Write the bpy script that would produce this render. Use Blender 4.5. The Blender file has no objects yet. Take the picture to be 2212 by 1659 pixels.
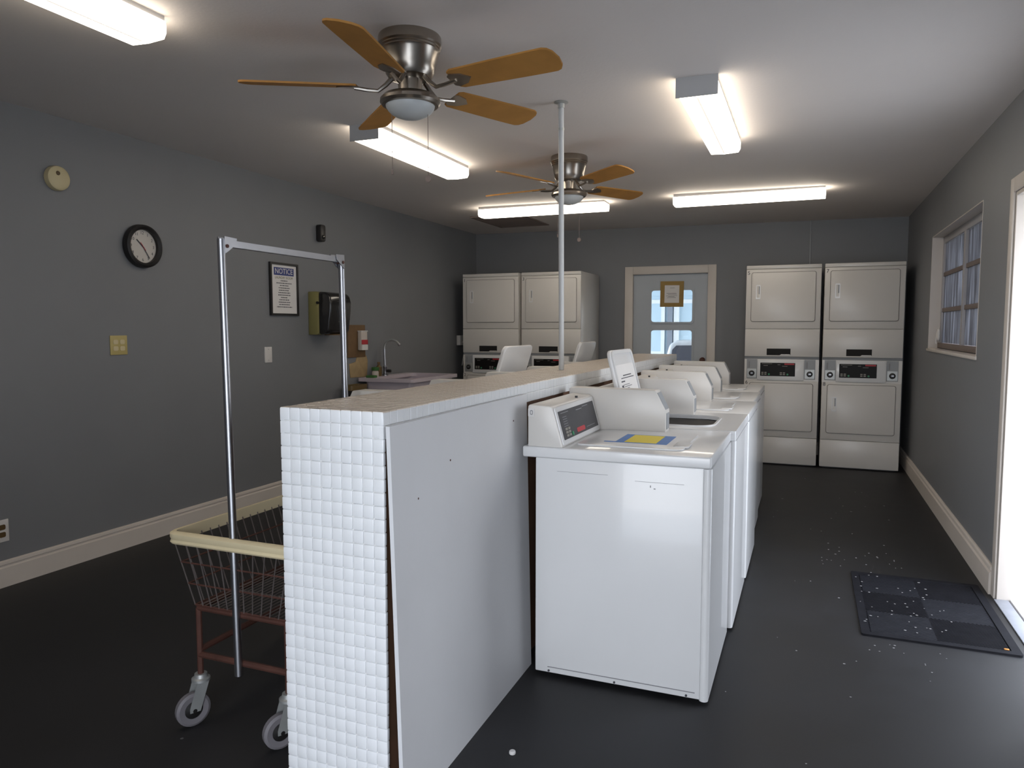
import bpy, bmesh, math, random
from mathutils import Vector, Matrix
random.seed(7)
PI = math.pi
SC = bpy.context.scene
COL = SC.collection

# ------------------------------------------------------------------ materials
def s2l(c):
    return c / 12.92 if c <= 0.04045 else ((c + 0.055) / 1.055) ** 2.4
def hexc(r, g, b):
    return (s2l(r / 255), s2l(g / 255), s2l(b / 255), 1)
MATS = {}
def mat(name, col, rough=0.5, metal=0.0, noise=0.0, scale=8.0, bump=0.0, bscale=60.0, spec=0.5, coat=0.0, emit=None, estr=0.0):
    m = bpy.data.materials.new(name); m.use_nodes = True
    nt = m.node_tree; b = nt.nodes['Principled BSDF']
    col = tuple(col) if len(col) == 4 else tuple(col) + (1,)
    b.inputs['Base Color'].default_value = col
    b.inputs['Roughness'].default_value = rough
    b.inputs['Metallic'].default_value = metal
    b.inputs['Specular IOR Level'].default_value = spec
    b.inputs['Coat Weight'].default_value = coat
    if emit:
        b.inputs['Emission Color'].default_value = tuple(emit) + (1,)
        b.inputs['Emission Strength'].default_value = estr
    tc = nt.nodes.new('ShaderNodeTexCoord')
    if noise > 0:
        n = nt.nodes.new('ShaderNodeTexNoise'); n.inputs['Scale'].default_value = scale; n.inputs['Detail'].default_value = 6
        nt.links.new(tc.outputs['Object'], n.inputs['Vector'])
        mx = nt.nodes.new('ShaderNodeMix'); mx.data_type = 'RGBA'
        lo = tuple(c * (1 - noise) for c in col[:3]) + (1,); hi = tuple(min(1, c * (1 + noise)) for c in col[:3]) + (1,)
        mx.inputs[6].default_value = lo; mx.inputs[7].default_value = hi
        nt.links.new(n.outputs['Fac'], mx.inputs[0]); nt.links.new(mx.outputs[2], b.inputs['Base Color'])
    if bump > 0:
        n2 = nt.nodes.new('ShaderNodeTexNoise'); n2.inputs['Scale'].default_value = bscale; n2.inputs['Detail'].default_value = 4
        nt.links.new(tc.outputs['Object'], n2.inputs['Vector'])
        bp = nt.nodes.new('ShaderNodeBump'); bp.inputs['Strength'].default_value = bump; bp.inputs['Distance'].default_value = 0.01
        nt.links.new(n2.outputs['Fac'], bp.inputs['Height']); nt.links.new(bp.outputs['Normal'], b.inputs['Normal'])
    MATS[name] = m
    return m

WALL = mat('wall_paint', (0.176, 0.180, 0.190), 0.55, noise=0.06, scale=2.5, bump=0.05, bscale=90)
CEIL = mat('ceiling_paint', (0.68, 0.625, 0.585), 0.8, noise=0.05, scale=1.5, bump=0.08, bscale=70)
TRIM = mat('trim_paint', (0.56, 0.51, 0.46), 0.45, noise=0.06, scale=6)
WHITE = mat('white_enamel', (0.66, 0.66, 0.66), 0.28, noise=0.03, scale=3, coat=0.3)
CREAM = mat('almond_enamel', (0.60, 0.575, 0.54), 0.32, noise=0.03, scale=3)
SEAM = mat('dark_seam', (0.10, 0.09, 0.085), 0.7)  # dark joint line round each dryer door
GREYP = mat('grey_plastic', (0.27, 0.28, 0.29), 0.45, noise=0.05)
PANEL = mat('charcoal_panel', (0.030, 0.029, 0.034), 0.5, noise=0.2, scale=30)
BLACKP = mat('black_plastic', (0.012, 0.011, 0.011), 0.4, noise=0.1)
DARK = mat('dark_void', (0.006, 0.005, 0.005), 0.8)
TUB = mat('tub_enamel', (0.012, 0.010, 0.009), 0.6, spec=0.2)
DISPLAY = mat('dark_display', (0.008, 0.007, 0.007), 0.5, noise=0.1, spec=0.2)
TILE = mat('white_tile', (0.72, 0.73, 0.74), 0.25, noise=0.05, scale=12)
TILET = mat('warm_lit_tile', (0.50, 0.43, 0.36), 0.3, noise=0.08, scale=9)  # white tile with warm, dim fluorescent light put into its colour
GROUT = mat('grout', (0.66, 0.655, 0.64), 0.9, noise=0.15, scale=20)
GROUTB = mat('tan_grout', (0.33, 0.25, 0.16), 0.9, noise=0.2, scale=20)
PLY = mat('plywood_edge', (0.115, 0.055, 0.028), 0.8, noise=0.35, scale=14)
BOARD = mat('painted_board', (0.60, 0.60, 0.61), 0.5, noise=0.06, scale=4, bump=0.03, bscale=40)
NICKEL = mat('brushed_nickel', (0.36, 0.32, 0.275), 0.28, 1.0, noise=0.05, scale=20)
CHROME = mat('chrome', (0.40, 0.405, 0.43), 0.38, 1.0, noise=0.12, scale=14)
GALV = mat('galvanised_pipe', (0.42, 0.43, 0.42), 0.45, 0.6, noise=0.15, scale=18)
PIPEW = mat('painted_pipe', (0.50, 0.51, 0.51), 0.4, noise=0.1, scale=12)
OAK = mat('oak_blade', (0.40, 0.19, 0.045), 0.6, noise=0.25, scale=9, spec=0.25)
RUST = mat('rusty_steel', (0.085, 0.034, 0.024), 0.65, 0.3, noise=0.4, scale=20)
WIRE = mat('dull_wire', (0.22, 0.19, 0.18), 0.45, 0.7, noise=0.25, scale=30)
BUMPER = mat('cream_bumper', (0.62, 0.53, 0.34), 0.5, noise=0.1, scale=9)
RUBBER = mat('grey_rubber', (0.15, 0.14, 0.15), 0.6, noise=0.1)
MATR = mat('black_rubber_mat', (0.014, 0.014, 0.017), 0.8, noise=0.35, scale=18, spec=0.1)
PAPER = mat('white_paper', (0.66, 0.64, 0.62), 0.8, noise=0.03)
INK = mat('ink', (0.05, 0.05, 0.06), 0.7)
INKL = mat('faded_ink', (0.22, 0.22, 0.23), 0.7)
BLUEI = mat('blue_sign_ink', (0.035, 0.05, 0.18), 0.6)
BRASSI = mat('olive_ink', (0.16, 0.14, 0.05), 0.6)
TAN = mat('tan_frame', (0.30, 0.19, 0.055), 0.7, noise=0.15, scale=20)
CARD = mat('tan_board', (0.33, 0.235, 0.12), 0.8, noise=0.3, scale=18)
BROWNB = mat('brown_backboard', (0.15, 0.085, 0.035), 0.7, noise=0.25, scale=20)
OLIVE = mat('olive_plastic', (0.23, 0.205, 0.075), 0.5, noise=0.05)
SMOKE = mat('smoked_plastic', (0.016, 0.015, 0.015), 0.18, noise=0.1)
SINKM = mat('lavender_plastic', (0.50, 0.44, 0.48), 0.4, noise=0.04)
YELLOWP = mat('yellowed_plastic', (0.42, 0.34, 0.13), 0.5, noise=0.06)
CREAMP = mat('cream_plastic', (0.55, 0.47, 0.28), 0.5, noise=0.05)
WHITEP = mat('white_plastic', (0.60, 0.58, 0.56), 0.4, noise=0.04)
BROWNP = mat('brown_socket', (0.09, 0.055, 0.02), 0.5)
REDP = mat('red_label', (0.42, 0.02, 0.03), 0.5)
GREENP = mat('green_button', (0.03, 0.22, 0.10), 0.5)
GREENS = mat('green_sponge', (0.035, 0.12, 0.025), 0.8, noise=0.3, scale=30)
BUTTON = mat('beige_button', (0.24, 0.23, 0.20), 0.5)
TAPE = mat('blue_tape', (0.07, 0.18, 0.45), 0.6, noise=0.08, scale=20)
YNOTE = mat('yellow_note', (0.68, 0.55, 0.06), 0.7, noise=0.04)
CLEARP = mat('cloudy_plastic', (0.50, 0.45, 0.40), 0.3)
AMBER = mat('amber_plastic', (0.13, 0.085, 0.03), 0.35)
GLOBE = mat('frosted_glass', (0.46, 0.475, 0.47), 0.45, noise=0.02)
DOORP = mat('door_paint', (0.40, 0.43, 0.46), 0.5, noise=0.04, scale=5)
VENTM = mat('brown_vent', (0.19, 0.145, 0.125), 0.7, noise=0.2)
CLOCKF = mat('clock_face', (0.50, 0.47, 0.43), 0.5)
CONC = mat('outside_concrete', (0.62, 0.62, 0.60), 0.9, noise=0.1, scale=2)
SILL = mat('marble_sill', (0.70, 0.68, 0.68), 0.35, noise=0.12, scale=6)
STRIP = mat('grey_threshold', (0.30, 0.31, 0.34), 0.5, noise=0.2, scale=12)
WINW = mat('window_frame_paint', (0.36, 0.35, 0.36), 0.5, noise=0.06)
WINB = mat('brown_rail', (0.17, 0.13, 0.115), 0.6, noise=0.15)
SIDING = mat('blue_siding', (0.50, 0.62, 0.70), 0.7, noise=0.04, scale=4)
HWHITE = mat('house_trim', (0.75, 0.76, 0.76), 0.6)
HGREY = mat('house_window_grey', (0.22, 0.24, 0.28), 0.4)
CARP = mat('car_paint', (0.75, 0.76, 0.78), 0.25, coat=0.5)
CARG = mat('car_glass', (0.10, 0.10, 0.12), 0.12)
TYRE = mat('tyre', (0.02, 0.02, 0.02), 0.8)
LINTM = mat('lint', (0.33, 0.32, 0.32), 0.9)
ORANGE = mat('orange_bit', (0.6, 0.22, 0.03), 0.6)

def floor_mat():
    m = mat('floor_paint', (0.024, 0.0245, 0.027), 0.40)
    nt = m.node_tree; b = nt.nodes['Principled BSDF']
    tc = nt.nodes['Texture Coordinate']
    n = nt.nodes.new('ShaderNodeTexNoise'); n.inputs['Scale'].default_value = 1.7; n.inputs['Detail'].default_value = 8; n.inputs['Roughness'].default_value = 0.7
    nt.links.new(tc.outputs['Object'], n.inputs['Vector'])
    r = nt.nodes.new('ShaderNodeValToRGB')
    r.color_ramp.elements[0].position = 0.3; r.color_ramp.elements[0].color = (0.0105, 0.0100, 0.0102, 1)
    r.color_ramp.elements[1].position = 0.72; r.color_ramp.elements[1].color = (0.0200, 0.0198, 0.0218, 1)
    nt.links.new(n.outputs['Fac'], r.inputs['Fac'])
    # small pale paint chips
    v = nt.nodes.new('ShaderNodeTexVoronoi'); v.inputs['Scale'].default_value = 5.0
    nt.links.new(tc.outputs['Object'], v.inputs['Vector'])
    lt = nt.nodes.new('ShaderNodeMath'); lt.operation = 'LESS_THAN'; lt.inputs[1].default_value = 0.028
    nt.links.new(v.outputs['Distance'], lt.inputs[0])
    n3 = nt.nodes.new('ShaderNodeTexNoise'); n3.inputs['Scale'].default_value = 1.1
    nt.links.new(tc.outputs['Object'], n3.inputs['Vector'])
    gt = nt.nodes.new('ShaderNodeMath'); gt.operation = 'GREATER_THAN'; gt.inputs[1].default_value = 0.56
    nt.links.new(n3.outputs['Fac'], gt.inputs[0])
    mu = nt.nodes.new('ShaderNodeMath'); mu.operation = 'MULTIPLY'
    nt.links.new(lt.outputs[0], mu.inputs[0]); nt.links.new(gt.outputs[0], mu.inputs[1])
    mx = nt.nodes.new('ShaderNodeMix'); mx.data_type = 'RGBA'; mx.inputs[7].default_value = (0.12, 0.12, 0.12, 1)
    nt.links.new(mu.outputs[0], mx.inputs[0]); nt.links.new(r.outputs['Color'], mx.inputs[6])
    nt.links.new(mx.outputs[2], b.inputs['Base Color'])
    r2 = nt.nodes.new('ShaderNodeMapRange'); r2.inputs['To Min'].default_value = 0.46; r2.inputs['To Max'].default_value = 0.66
    nt.links.new(n.outputs['Fac'], r2.inputs['Value']); nt.links.new(r2.outputs['Result'], b.inputs['Roughness'])
    return m
FLOOR = floor_mat(); FLOOR.node_tree.nodes['Principled BSDF'].inputs['Specular IOR Level'].default_value = 0.40

def glass_mat():
    m = bpy.data.materials.new('clear_glass'); m.use_nodes = True; nt = m.node_tree; nt.nodes.clear()
    o = nt.nodes.new('ShaderNodeOutputMaterial'); mx = nt.nodes.new('ShaderNodeMixShader')
    t = nt.nodes.new('ShaderNodeBsdfTransparent'); t.inputs['Color'].default_value = (0.93, 0.96, 0.97, 1)
    g = nt.nodes.new('ShaderNodeBsdfGlossy'); g.inputs['Roughness'].default_value = 0.02
    mx.inputs[0].default_value = 0.06
    nt.links.new(t.outputs[0], mx.inputs[1]); nt.links.new(g.outputs[0], mx.inputs[2]); nt.links.new(mx.outputs[0], o.inputs[0])
    return m
GLASS = glass_mat()

def sheet_mat():
    # window glass with a cloudy, wrinkled plastic sheet behind it
    m = bpy.data.materials.new('cloudy_sheeted_glass'); m.use_nodes = True; nt = m.node_tree; nt.nodes.clear()
    o = nt.nodes.new('ShaderNodeOutputMaterial')
    tc = nt.nodes.new('ShaderNodeTexCoord'); mp = nt.nodes.new('ShaderNodeMapping'); mp.inputs['Scale'].default_value = (1, 9, 1.2)
    nt.links.new(tc.outputs['Object'], mp.inputs['Vector'])
    n = nt.nodes.new('ShaderNodeTexNoise'); n.inputs['Scale'].default_value = 2.2; n.inputs['Detail'].default_value = 4
    nt.links.new(mp.outputs['Vector'], n.inputs['Vector'])
    r = nt.nodes.new('ShaderNodeValToRGB')
    r.color_ramp.elements[0].position = 0.35; r.color_ramp.elements[0].color = (0.16, 0.16, 0.17, 1)
    r.color_ramp.elements[1].position = 0.7; r.color_ramp.elements[1].color = (0.36, 0.37, 0.40, 1)
    nt.links.new(n.outputs['Fac'], r.inputs['Fac'])
    d = nt.nodes.new('ShaderNodeBsdfDiffuse'); t = nt.nodes.new('ShaderNodeBsdfTranslucent'); g = nt.nodes.new('ShaderNodeBsdfGlossy')
    g.inputs['Roughness'].default_value = 0.15
    nt.links.new(r.outputs['Color'], d.inputs['Color']); nt.links.new(r.outputs['Color'], t.inputs['Color'])
    m1 = nt.nodes.new('ShaderNodeMixShader'); m1.inputs[0].default_value = SHEET_T
    nt.links.new(d.outputs[0], m1.inputs[1]); nt.links.new(t.outputs[0], m1.inputs[2])
    m2 = nt.nodes.new('ShaderNodeMixShader'); m2.inputs[0].default_value = 0.05
    nt.links.new(m1.outputs[0], m2.inputs[1]); nt.links.new(g.outputs[0], m2.inputs[2])
    nt.links.new(m2.outputs[0], o.inputs[0])
    return m
SHEET_T = 0.55
SHEET = sheet_mat()
TUBE_STR = 8.8
LAMP = mat('lit_diffuser', (0.8, 0.78, 0.72), 0.4, emit=(1.0, 0.90, 0.76), estr=TUBE_STR)
LAMPR = mat('lit_diffuser_ridge', (0.8, 0.74, 0.66), 0.4, emit=(1.0, 0.86, 0.70), estr=0.75)
LAMPCAP = mat('lamp_end_plate', (0.45, 0.44, 0.43), 0.5, noise=0.04)

# ------------------------------------------------------------------ mesh helpers
def rrect(x0, x1, y0, y1, r, n=5):
    pts = []
    for cx, cy, a in ((x1 - r, y1 - r, 0), (x0 + r, y1 - r, 90), (x0 + r, y0 + r, 180), (x1 - r, y0 + r, 270)):
        for i in range(n + 1):
            t = math.radians(a + 90 * i / n)
            pts.append((cx + r * math.cos(t), cy + r * math.sin(t)))
    return pts

class MB:
    def __init__(s): s.bm = bmesh.new()
    def merge(s, t, M=None):
        if M is not None: bmesh.ops.transform(t, matrix=M, verts=t.verts)
        me = bpy.data.meshes.new('tmp'); t.to_mesh(me); t.free(); s.bm.from_mesh(me); bpy.data.meshes.remove(me)
        return s
    def box(s, x0, x1, y0, y1, z0, z1, bev=0.0, seg=2, M=None):
        t = bmesh.new()
        bmesh.ops.create_cube(t, size=1)
        bmesh.ops.transform(t, matrix=Matrix.Translation(((x0 + x1) / 2, (y0 + y1) / 2, (z0 + z1) / 2)) @ Matrix.Diagonal((x1 - x0, y1 - y0, z1 - z0, 1)), verts=t.verts)
        if bev > 0: bmesh.ops.bevel(t, geom=t.edges[:], offset=bev, segments=seg, profile=0.5, affect='EDGES', clamp_overlap=True)
        return s.merge(t, M)
    def prism(s, pts, axis, a0, a1, bev=0.0, seg=2, M=None):
        def P(p, a):
            if axis == 'x': return (a, p[0], p[1])
            if axis == 'y': return (p[0], a, p[1])
            return (p[0], p[1], a)
        t = bmesh.new()
        v0 = [t.verts.new(P(p, a0)) for p in pts]; v1 = [t.verts.new(P(p, a1)) for p in pts]
        t.faces.new(v0); t.faces.new(v1[::-1])
        n = len(pts)
        for i in range(n): t.faces.new((v0[i], v1[i], v1[(i + 1) % n], v0[(i + 1) % n]))
        bmesh.ops.recalc_face_normals(t, faces=t.faces[:])
        if bev > 0:
            es = [e for e in t.edges if len(e.link_faces) == 2 and e.calc_face_angle(0) > 0.5]
            bmesh.ops.bevel(t, geom=es, offset=bev, segments=seg, profile=0.5, affect='EDGES', clamp_overlap=True)
        return s.merge(t, M)
    def ring(s, outer, inner, axis, a0, a1, M=None):
        def P(p, a):
            if axis == 'x': return (a, p[0], p[1])
            if axis == 'y': return (p[0], a, p[1])
            return (p[0], p[1], a)
        t = bmesh.new(); n = len(outer)
        L = [[t.verts.new(P(p, a)) for p in q] for q in (outer, inner) for a in (a0, a1)]
        o0, o1, i0, i1 = L
        for k in range(n):
            j = (k + 1) % n
            t.faces.new((o0[k], o0[j], o1[j], o1[k])); t.faces.new((i0[k], i1[k], i1[j], i0[j]))
            t.faces.new((o1[k], o1[j], i1[j], i1[k])); t.faces.new((o0[k], i0[k], i0[j], o0[j]))
        bmesh.ops.recalc_face_normals(t, faces=t.faces[:])
        return s.merge(t, M)
    def tube(s, pts, r, n=8, closed=False, M=None, ph=0.0):
        pts = [Vector(p) for p in pts]; t = bmesh.new(); rings = []
        N = len(pts); rr = r if isinstance(r, (list, tuple)) else [r] * N
        up = None
        for i, p in enumerate(pts):
            if closed: d = (pts[(i + 1) % N] - pts[i - 1])
            else: d = pts[min(i + 1, N - 1)] - pts[max(i - 1, 0)]
            d.normalize()
            if up is None: up = Vector((0, 0, 1)) if abs(d.z) < 0.9 else Vector((1, 0, 0))
            a = d.cross(up)
            if a.length < 1e-4: a = d.cross(Vector((0, 1, 0)))
            a.normalize(); b = a.cross(d); up = b
            rings.append([t.verts.new(p + (a * math.cos(2 * PI * k / n + ph) + b * math.sin(2 * PI * k / n + ph)) * rr[i]) for k in range(n)])
        for i in range(N if closed else N - 1):
            A, B = rings[i], rings[(i + 1) % N]
            for k in range(n): t.faces.new((A[k], A[(k + 1) % n], B[(k + 1) % n], B[k]))
        if not closed: t.faces.new(rings[0][::-1]); t.faces.new(rings[-1])
        bmesh.ops.recalc_face_normals(t, faces=t.faces[:])
        return s.merge(t, M)
    def cyl(s, p0, p1, r0, r1=None, n=20, M=None):
        return s.tube([p0, p1], [r0, r0 if r1 is None else r1], n, M=M)
    def lathe(s, prof, c=(0, 0, 0), n=32, M=None):
        t = bmesh.new(); rings = []
        for r, z in prof:
            if r < 1e-5: rings.append([t.verts.new((c[0], c[1], c[2] + z))])
            else: rings.append([t.verts.new((c[0] + r * math.cos(2 * PI * k / n), c[1] + r * math.sin(2 * PI * k / n), c[2] + z)) for k in range(n)])
        for A, B in zip(rings, rings[1:]):
            for k in range(n):
                j = (k + 1) % n
                if len(A) == 1 and len(B) == 1: break
                if len(A) == 1: t.faces.new((A[0], B[k], B[j]))
                elif len(B) == 1: t.faces.new((A[k], A[j], B[0]))
                else: t.faces.new((A[k], A[j], B[j], B[k]))
        for R in (rings[0], rings[-1]):
            if len(R) > 2: t.faces.new(R)
        bmesh.ops.recalc_face_normals(t, faces=t.faces[:])
        return s.merge(t, M)
    def poly(s, verts, faces, M=None):
        t = bmesh.new(); vs = [t.verts.new(v) for v in verts]
        for f in faces: t.faces.new([vs[i] for i in f])
        bmesh.ops.recalc_face_normals(t, faces=t.faces[:])
        return s.merge(t, M)
    def text(s, body, size, M, ext=0.0006, align='CENTER'):
        cu = bpy.data.curves.new('txt', 'FONT'); cu.body = body; cu.size = size; cu.extrude = ext; cu.align_x = align; cu.align_y = 'CENTER'; cu.resolution_u = 3
        ob = bpy.data.objects.new('txt', cu); COL.objects.link(ob)
        dg = bpy.context.evaluated_depsgraph_get(); me = bpy.data.meshes.new_from_object(ob.evaluated_get(dg))
        t = bmesh.new(); t.from_mesh(me); bpy.data.objects.remove(ob); bpy.data.curves.remove(cu); bpy.data.meshes.remove(me)
        return s.merge(t, M)
    def build(s, name, m, parent=None, smooth=True, ang=35):
        me = bpy.data.meshes.new(name); s.bm.to_mesh(me); s.bm.free()
        for x in (m if isinstance(m, (list, tuple)) else [m]): me.materials.append(x)
        if smooth:
            for p in me.polygons: p.use_smooth = True
            me.set_sharp_from_angle(angle=math.radians(ang))
        o = bpy.data.objects.new(name, me); COL.objects.link(o)
        if parent is not None: o.parent = parent
        return o

def thing(name, label, cat, loc=(0, 0, 0), rz=0.0, group=None):
    o = bpy.data.objects.new(name, None); COL.objects.link(o); o.empty_display_size = 0.05
    o.location = loc; o.rotation_euler = (0, 0, rz); tag(o, label, cat, group)
    return o
def tag(o, label=None, cat=None, group=None, kind=None):
    if label: o['label'] = label
    if cat: o['category'] = cat
    if group: o['group'] = group
    if kind: o['kind'] = kind
    return o
def struct(name, mb, m, parent=None, smooth=True):
    o = mb.build(name, m, parent, smooth)
    if parent is None: o['kind'] = 'structure'
    return o
def dup(root, loc, rz, label):
    r = root.copy(); COL.objects.link(r); r.location = loc; r.rotation_euler = (0, 0, rz); r['label'] = label
    def rec(src, dst):
        for ch in [c for c in COL.objects if c.parent == src]:
            c = ch.copy(); COL.objects.link(c); c.parent = dst; rec(ch, c)
    rec(root, r)
    return r
def RX(a): return Matrix.Rotation(a, 4, 'X')
def RY(a): return Matrix.Rotation(a, 4, 'Y')
def RZ(a): return Matrix.Rotation(a, 4, 'Z')
def T(x, y, z): return Matrix.Translation((x, y, z))
# text frames: facing -Y, facing +X, facing -X
def face_my(x, y, z): return T(x, y, z) @ RX(PI / 2)
def face_px(x, y, z): return T(x, y, z) @ RZ(PI / 2) @ RX(PI / 2)

# ------------------------------------------------------------------ room dimensions
XL, XR, YB, YF = -3.846, 0.897, 8.38, -0.75
def cz(x): return 2.4935 - 0.0096 * (x - XL)
WT = 0.2

# ---- floor, ceiling, walls
struct('floor', MB().box(XL - 0.3, XR + 0.02, YF - 0.3, YB + 0.2, -0.12, 0.0), FLOOR, smooth=False)
t = MB(); t.poly([(XL - .3, YF - .3, cz(XL - .3)), (XR + .3, YF - .3, cz(XR + .3)), (XR + .3, YB + .3, cz(XR + .3)), (XL - .3, YB + .3, cz(XL - .3)),
                  (XL - .3, YF - .3, 2.75), (XR + .3, YF - .3, 2.75), (XR + .3, YB + .3, 2.75), (XL - .3, YB + .3, 2.75)],
                 [(0, 1, 2, 3), (4, 5, 6, 7), (0, 1, 5, 4), (1, 2, 6, 5), (2, 3, 7, 6), (3, 0, 4, 7)])
struct('ceiling', t, CEIL, smooth=False)
struct('wall_left', MB().box(XL - 0.15, XL, YF - .15, YB + .15, 0, 2.6), WALL, smooth=False)
# right wall with doorway and window
DY0, DY1, DZ = 3.12, 4.195, 1.985
WY0, WY1, WZ0, WZ1 = 4.915, 6.76, 1.178, 2.062
t = MB()
t.box(XR, XR + WT, YF - .15, DY0, 0, 2.6)
t.box(XR, XR + WT, DY0, DY1, DZ, 2.6)
t.box(XR, XR + WT, DY1, WY0, 0, 2.6)
t.box(XR, XR + WT, WY0, WY1, 0, WZ0); t.box(XR, XR + WT, WY0, WY1, WZ1, 2.6)
t.box(XR, XR + WT, WY1, YB + .15, 0, 2.6)
struct('wall_right', t, WALL, smooth=False)
# back wall with door opening
BX0, BX1, BZ = -1.885, -1.032, 1.952
t = MB()
t.box(XL, BX0, YB, YB + .15, 0, 2.6); t.box(BX1, XR, YB, YB + .15, 0, 2.6); t.box(BX0, BX1, YB, YB + .15, BZ, 2.6)
struct('wall_back', t, WALL, smooth=False)
# front wall (behind the camera) with a wide entrance
FX0, FX1, FZ = -1.30, 0.84, 2.22
t = MB()
t.box(XL, FX0, YF - .15, YF, 0, 2.6); t.box(FX1, XR, YF - .15, YF, 0, 2.6); t.box(FX0, FX1, YF - .15, YF, FZ, 2.6)
t.box(FX0 - .12, FX0, YF, -.10, 0, 2.6)  # unseen side wall added to keep entrance daylight off the left wall
struct('wall_front', t, WALL, smooth=False)

# ---- baseboards
def bb_prof(h=0.136, d=0.020): return [(0, 0), (d, 0), (d, h - 0.036), (d * .55, h - 0.030), (d * .55, h - 0.022), (d * .85, h - 0.018), (d * .75, h - 0.006), (d * .35, h), (0, h)]
struct('baseboard_left', MB().prism([(XL + p, q) for p, q in bb_prof()], 'y', YF, YB), TRIM)
struct('baseboard_right', MB().prism([(XR - p, q) for p, q in bb_prof(0.145)], 'y', DY1 + .065, YB), TRIM)
struct('baseboard_back', MB().prism([(YB - p, q) for p, q in bb_prof()], 'x', XL + .02, -1.98).prism([(YB - p, q) for p, q in bb_prof()], 'x', -.94, XR - .02), TRIM)

# ---- doorway trim (right), jamb and threshold
t = MB()
t.box(XR - .010, XR, DY1 + .0, DY1 + .065, 0.0, DZ + .07, .003); t.box(XR - .010, XR, DY0 - .065, DY0, 0.0, DZ + .07, .003)
t.box(XR - .010, XR, DY0, DY1, DZ, DZ + .07, .003)
t.box(XR, XR + WT, DY1 - .02, DY1, 0, DZ, .002); t.box(XR, XR + WT, DY0, DY0 + .02, 0, DZ, .002); t.box(XR, XR + WT, DY0 + .02, DY1 - .02, DZ - .02, DZ, .002)
struct('trim_1', t, TRIM)
struct('trim_2', MB().box(XR + .055, XR + .36, DY0 - .05, DY1 + .05, -.10, .012, .006), SILL)
struct('trim_3', MB().box(XR - .012, XR + .05, DY0 + .02, DY1 - .02, 0.0, .007, .002), STRIP)

# ---- window (right wall)
FXW = XR + .075
win = struct('window_1', MB().box(FXW, FXW + .045, WY0, WY0 + .05, WZ0, WZ1, .004).box(FXW, FXW + .045, WY1 - .05, WY1, WZ0, WZ1, .004)
             .box(FXW, FXW + .045, WY0 + .05, WY1 - .05, WZ1 - .06, WZ1, .004), WINW)
rows = [(1.225, 1.465), (1.495, 1.745), (1.775, 2.0)]
MY = 5.84
MB().box(FXW - .006, FXW + .035, MY - .028, MY + .028, WZ0 + .02, WZ1 - .06, .006).build('mullion', WINW, win)
for z in (1.48, 1.76):
    MB().box(FXW + .004, FXW + .03, WY0 + .05, MY - .03, z - .016, z + .016, .003).build('rail', WINB, win)
    MB().box(FXW + .004, FXW + .03, MY + .03, WY1 - .05, z - .016, z + .016, .003).build('rail', WINB, win)
MB().box(FXW - .012, FXW + .045, WY0, WY1, WZ0 + .004, WZ0 + .045, .004).build('bottom_rail', WINB, win)
for a, b in rows:
    MB().box(FXW + .014, FXW + .018, WY0 + .05, MY - .02, a, b).build('pane', SHEET, win)
    MB().box(FXW + .014, FXW + .018, MY + .02, WY1 - .05, a, b).build('pane', SHEET, win)
t = MB(); t.box(XR - .012, FXW, WY0 - .01, WY1 + .02, WZ0 - .022, WZ0, .004); t.build('sill', TRIM, win)
MB().box(XR - .002, FXW, WY1 - .006, WY1, WZ0, WZ1).box(XR - .002, FXW, WY0, WY0 + .006, WZ0, WZ1).box(XR - .002, FXW, WY0 + .006, WY1 - .006, WZ1 - .006, WZ1).build('reveal', TRIM, win)
t = MB(); t.lathe([(0, 0), (.03, 0), (.034, .006), (.03, .016), (.012, .022), (0, .022)], M=T(FXW - .012, WY1 - .09, 1.285) @ RY(-PI / 2) @ Matrix.Diagonal((1.6, 1, 1, 1)))
t.tube([(FXW - .03, WY1 - .09, 1.285), (FXW - .035, WY1 - .095, 1.25), (FXW - .035, WY1 - .10, 1.215)], .006)
t.build('crank_handle', WHITEP, win)

# ---- back door with two lights
door = struct('door_1', MB().ring([(-1.875, .012), (-1.042, .012), (-1.042, 1.944), (-1.875, 1.944)], [(-1.675, .93), (-1.205, .93), (-1.205, 1.77), (-1.675, 1.77)], 'y', YB + .03, YB + .07)
              .box(-1.675, -1.205, YB + .034, YB + .066, 1.322, 1.40), DOORP, smooth=False)
t = MB()
t.box(-1.968, -1.875, YB - .02, YB, 0, 2.034, .004); t.box(-1.042, -.952, YB - .02, YB, 0, 2.034, .004); t.box(-1.875, -1.042, YB - .02, YB, 1.945, 2.034, .004)
t.box(BX0, -1.875, YB, YB + .15, 0, BZ); t.box(-1.042, BX1, YB, YB + .15, 0, BZ); t.box(-1.875, -1.042, YB, YB + .15, 1.946, BZ)
t.build('door_casing', TRIM, door)
for a, b in ((.93, 1.322), (1.40, 1.77)):
    MB().box(-1.675, -1.205, YB + .048, YB + .052, a, b).build('glass_pane', GLASS, door)
t = MB(); t.ring(rrect(-1.69, -1.19, 1.39, 1.785, .03), rrect(-1.668, -1.212, 1.408, 1.762, .03), 'y', YB + .02, YB + .031)
t.ring(rrect(-1.69, -1.19, .915, 1.332, .03), rrect(-1.668, -1.212, .938, 1.314, .03), 'y', YB + .02, YB + .031)
t.build('glazing_frame', DOORP, door)
t = MB(); t.lathe([(0, 0), (.028, 0), (.03, .006), (.012, .012), (.012, .03), (.026, .038), (.028, .05), (.018, .06), (0, .062)], M=T(-1.09, YB + .03, .985) @ RX(PI / 2))
t.build('door_knob', RUST, door)

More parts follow.
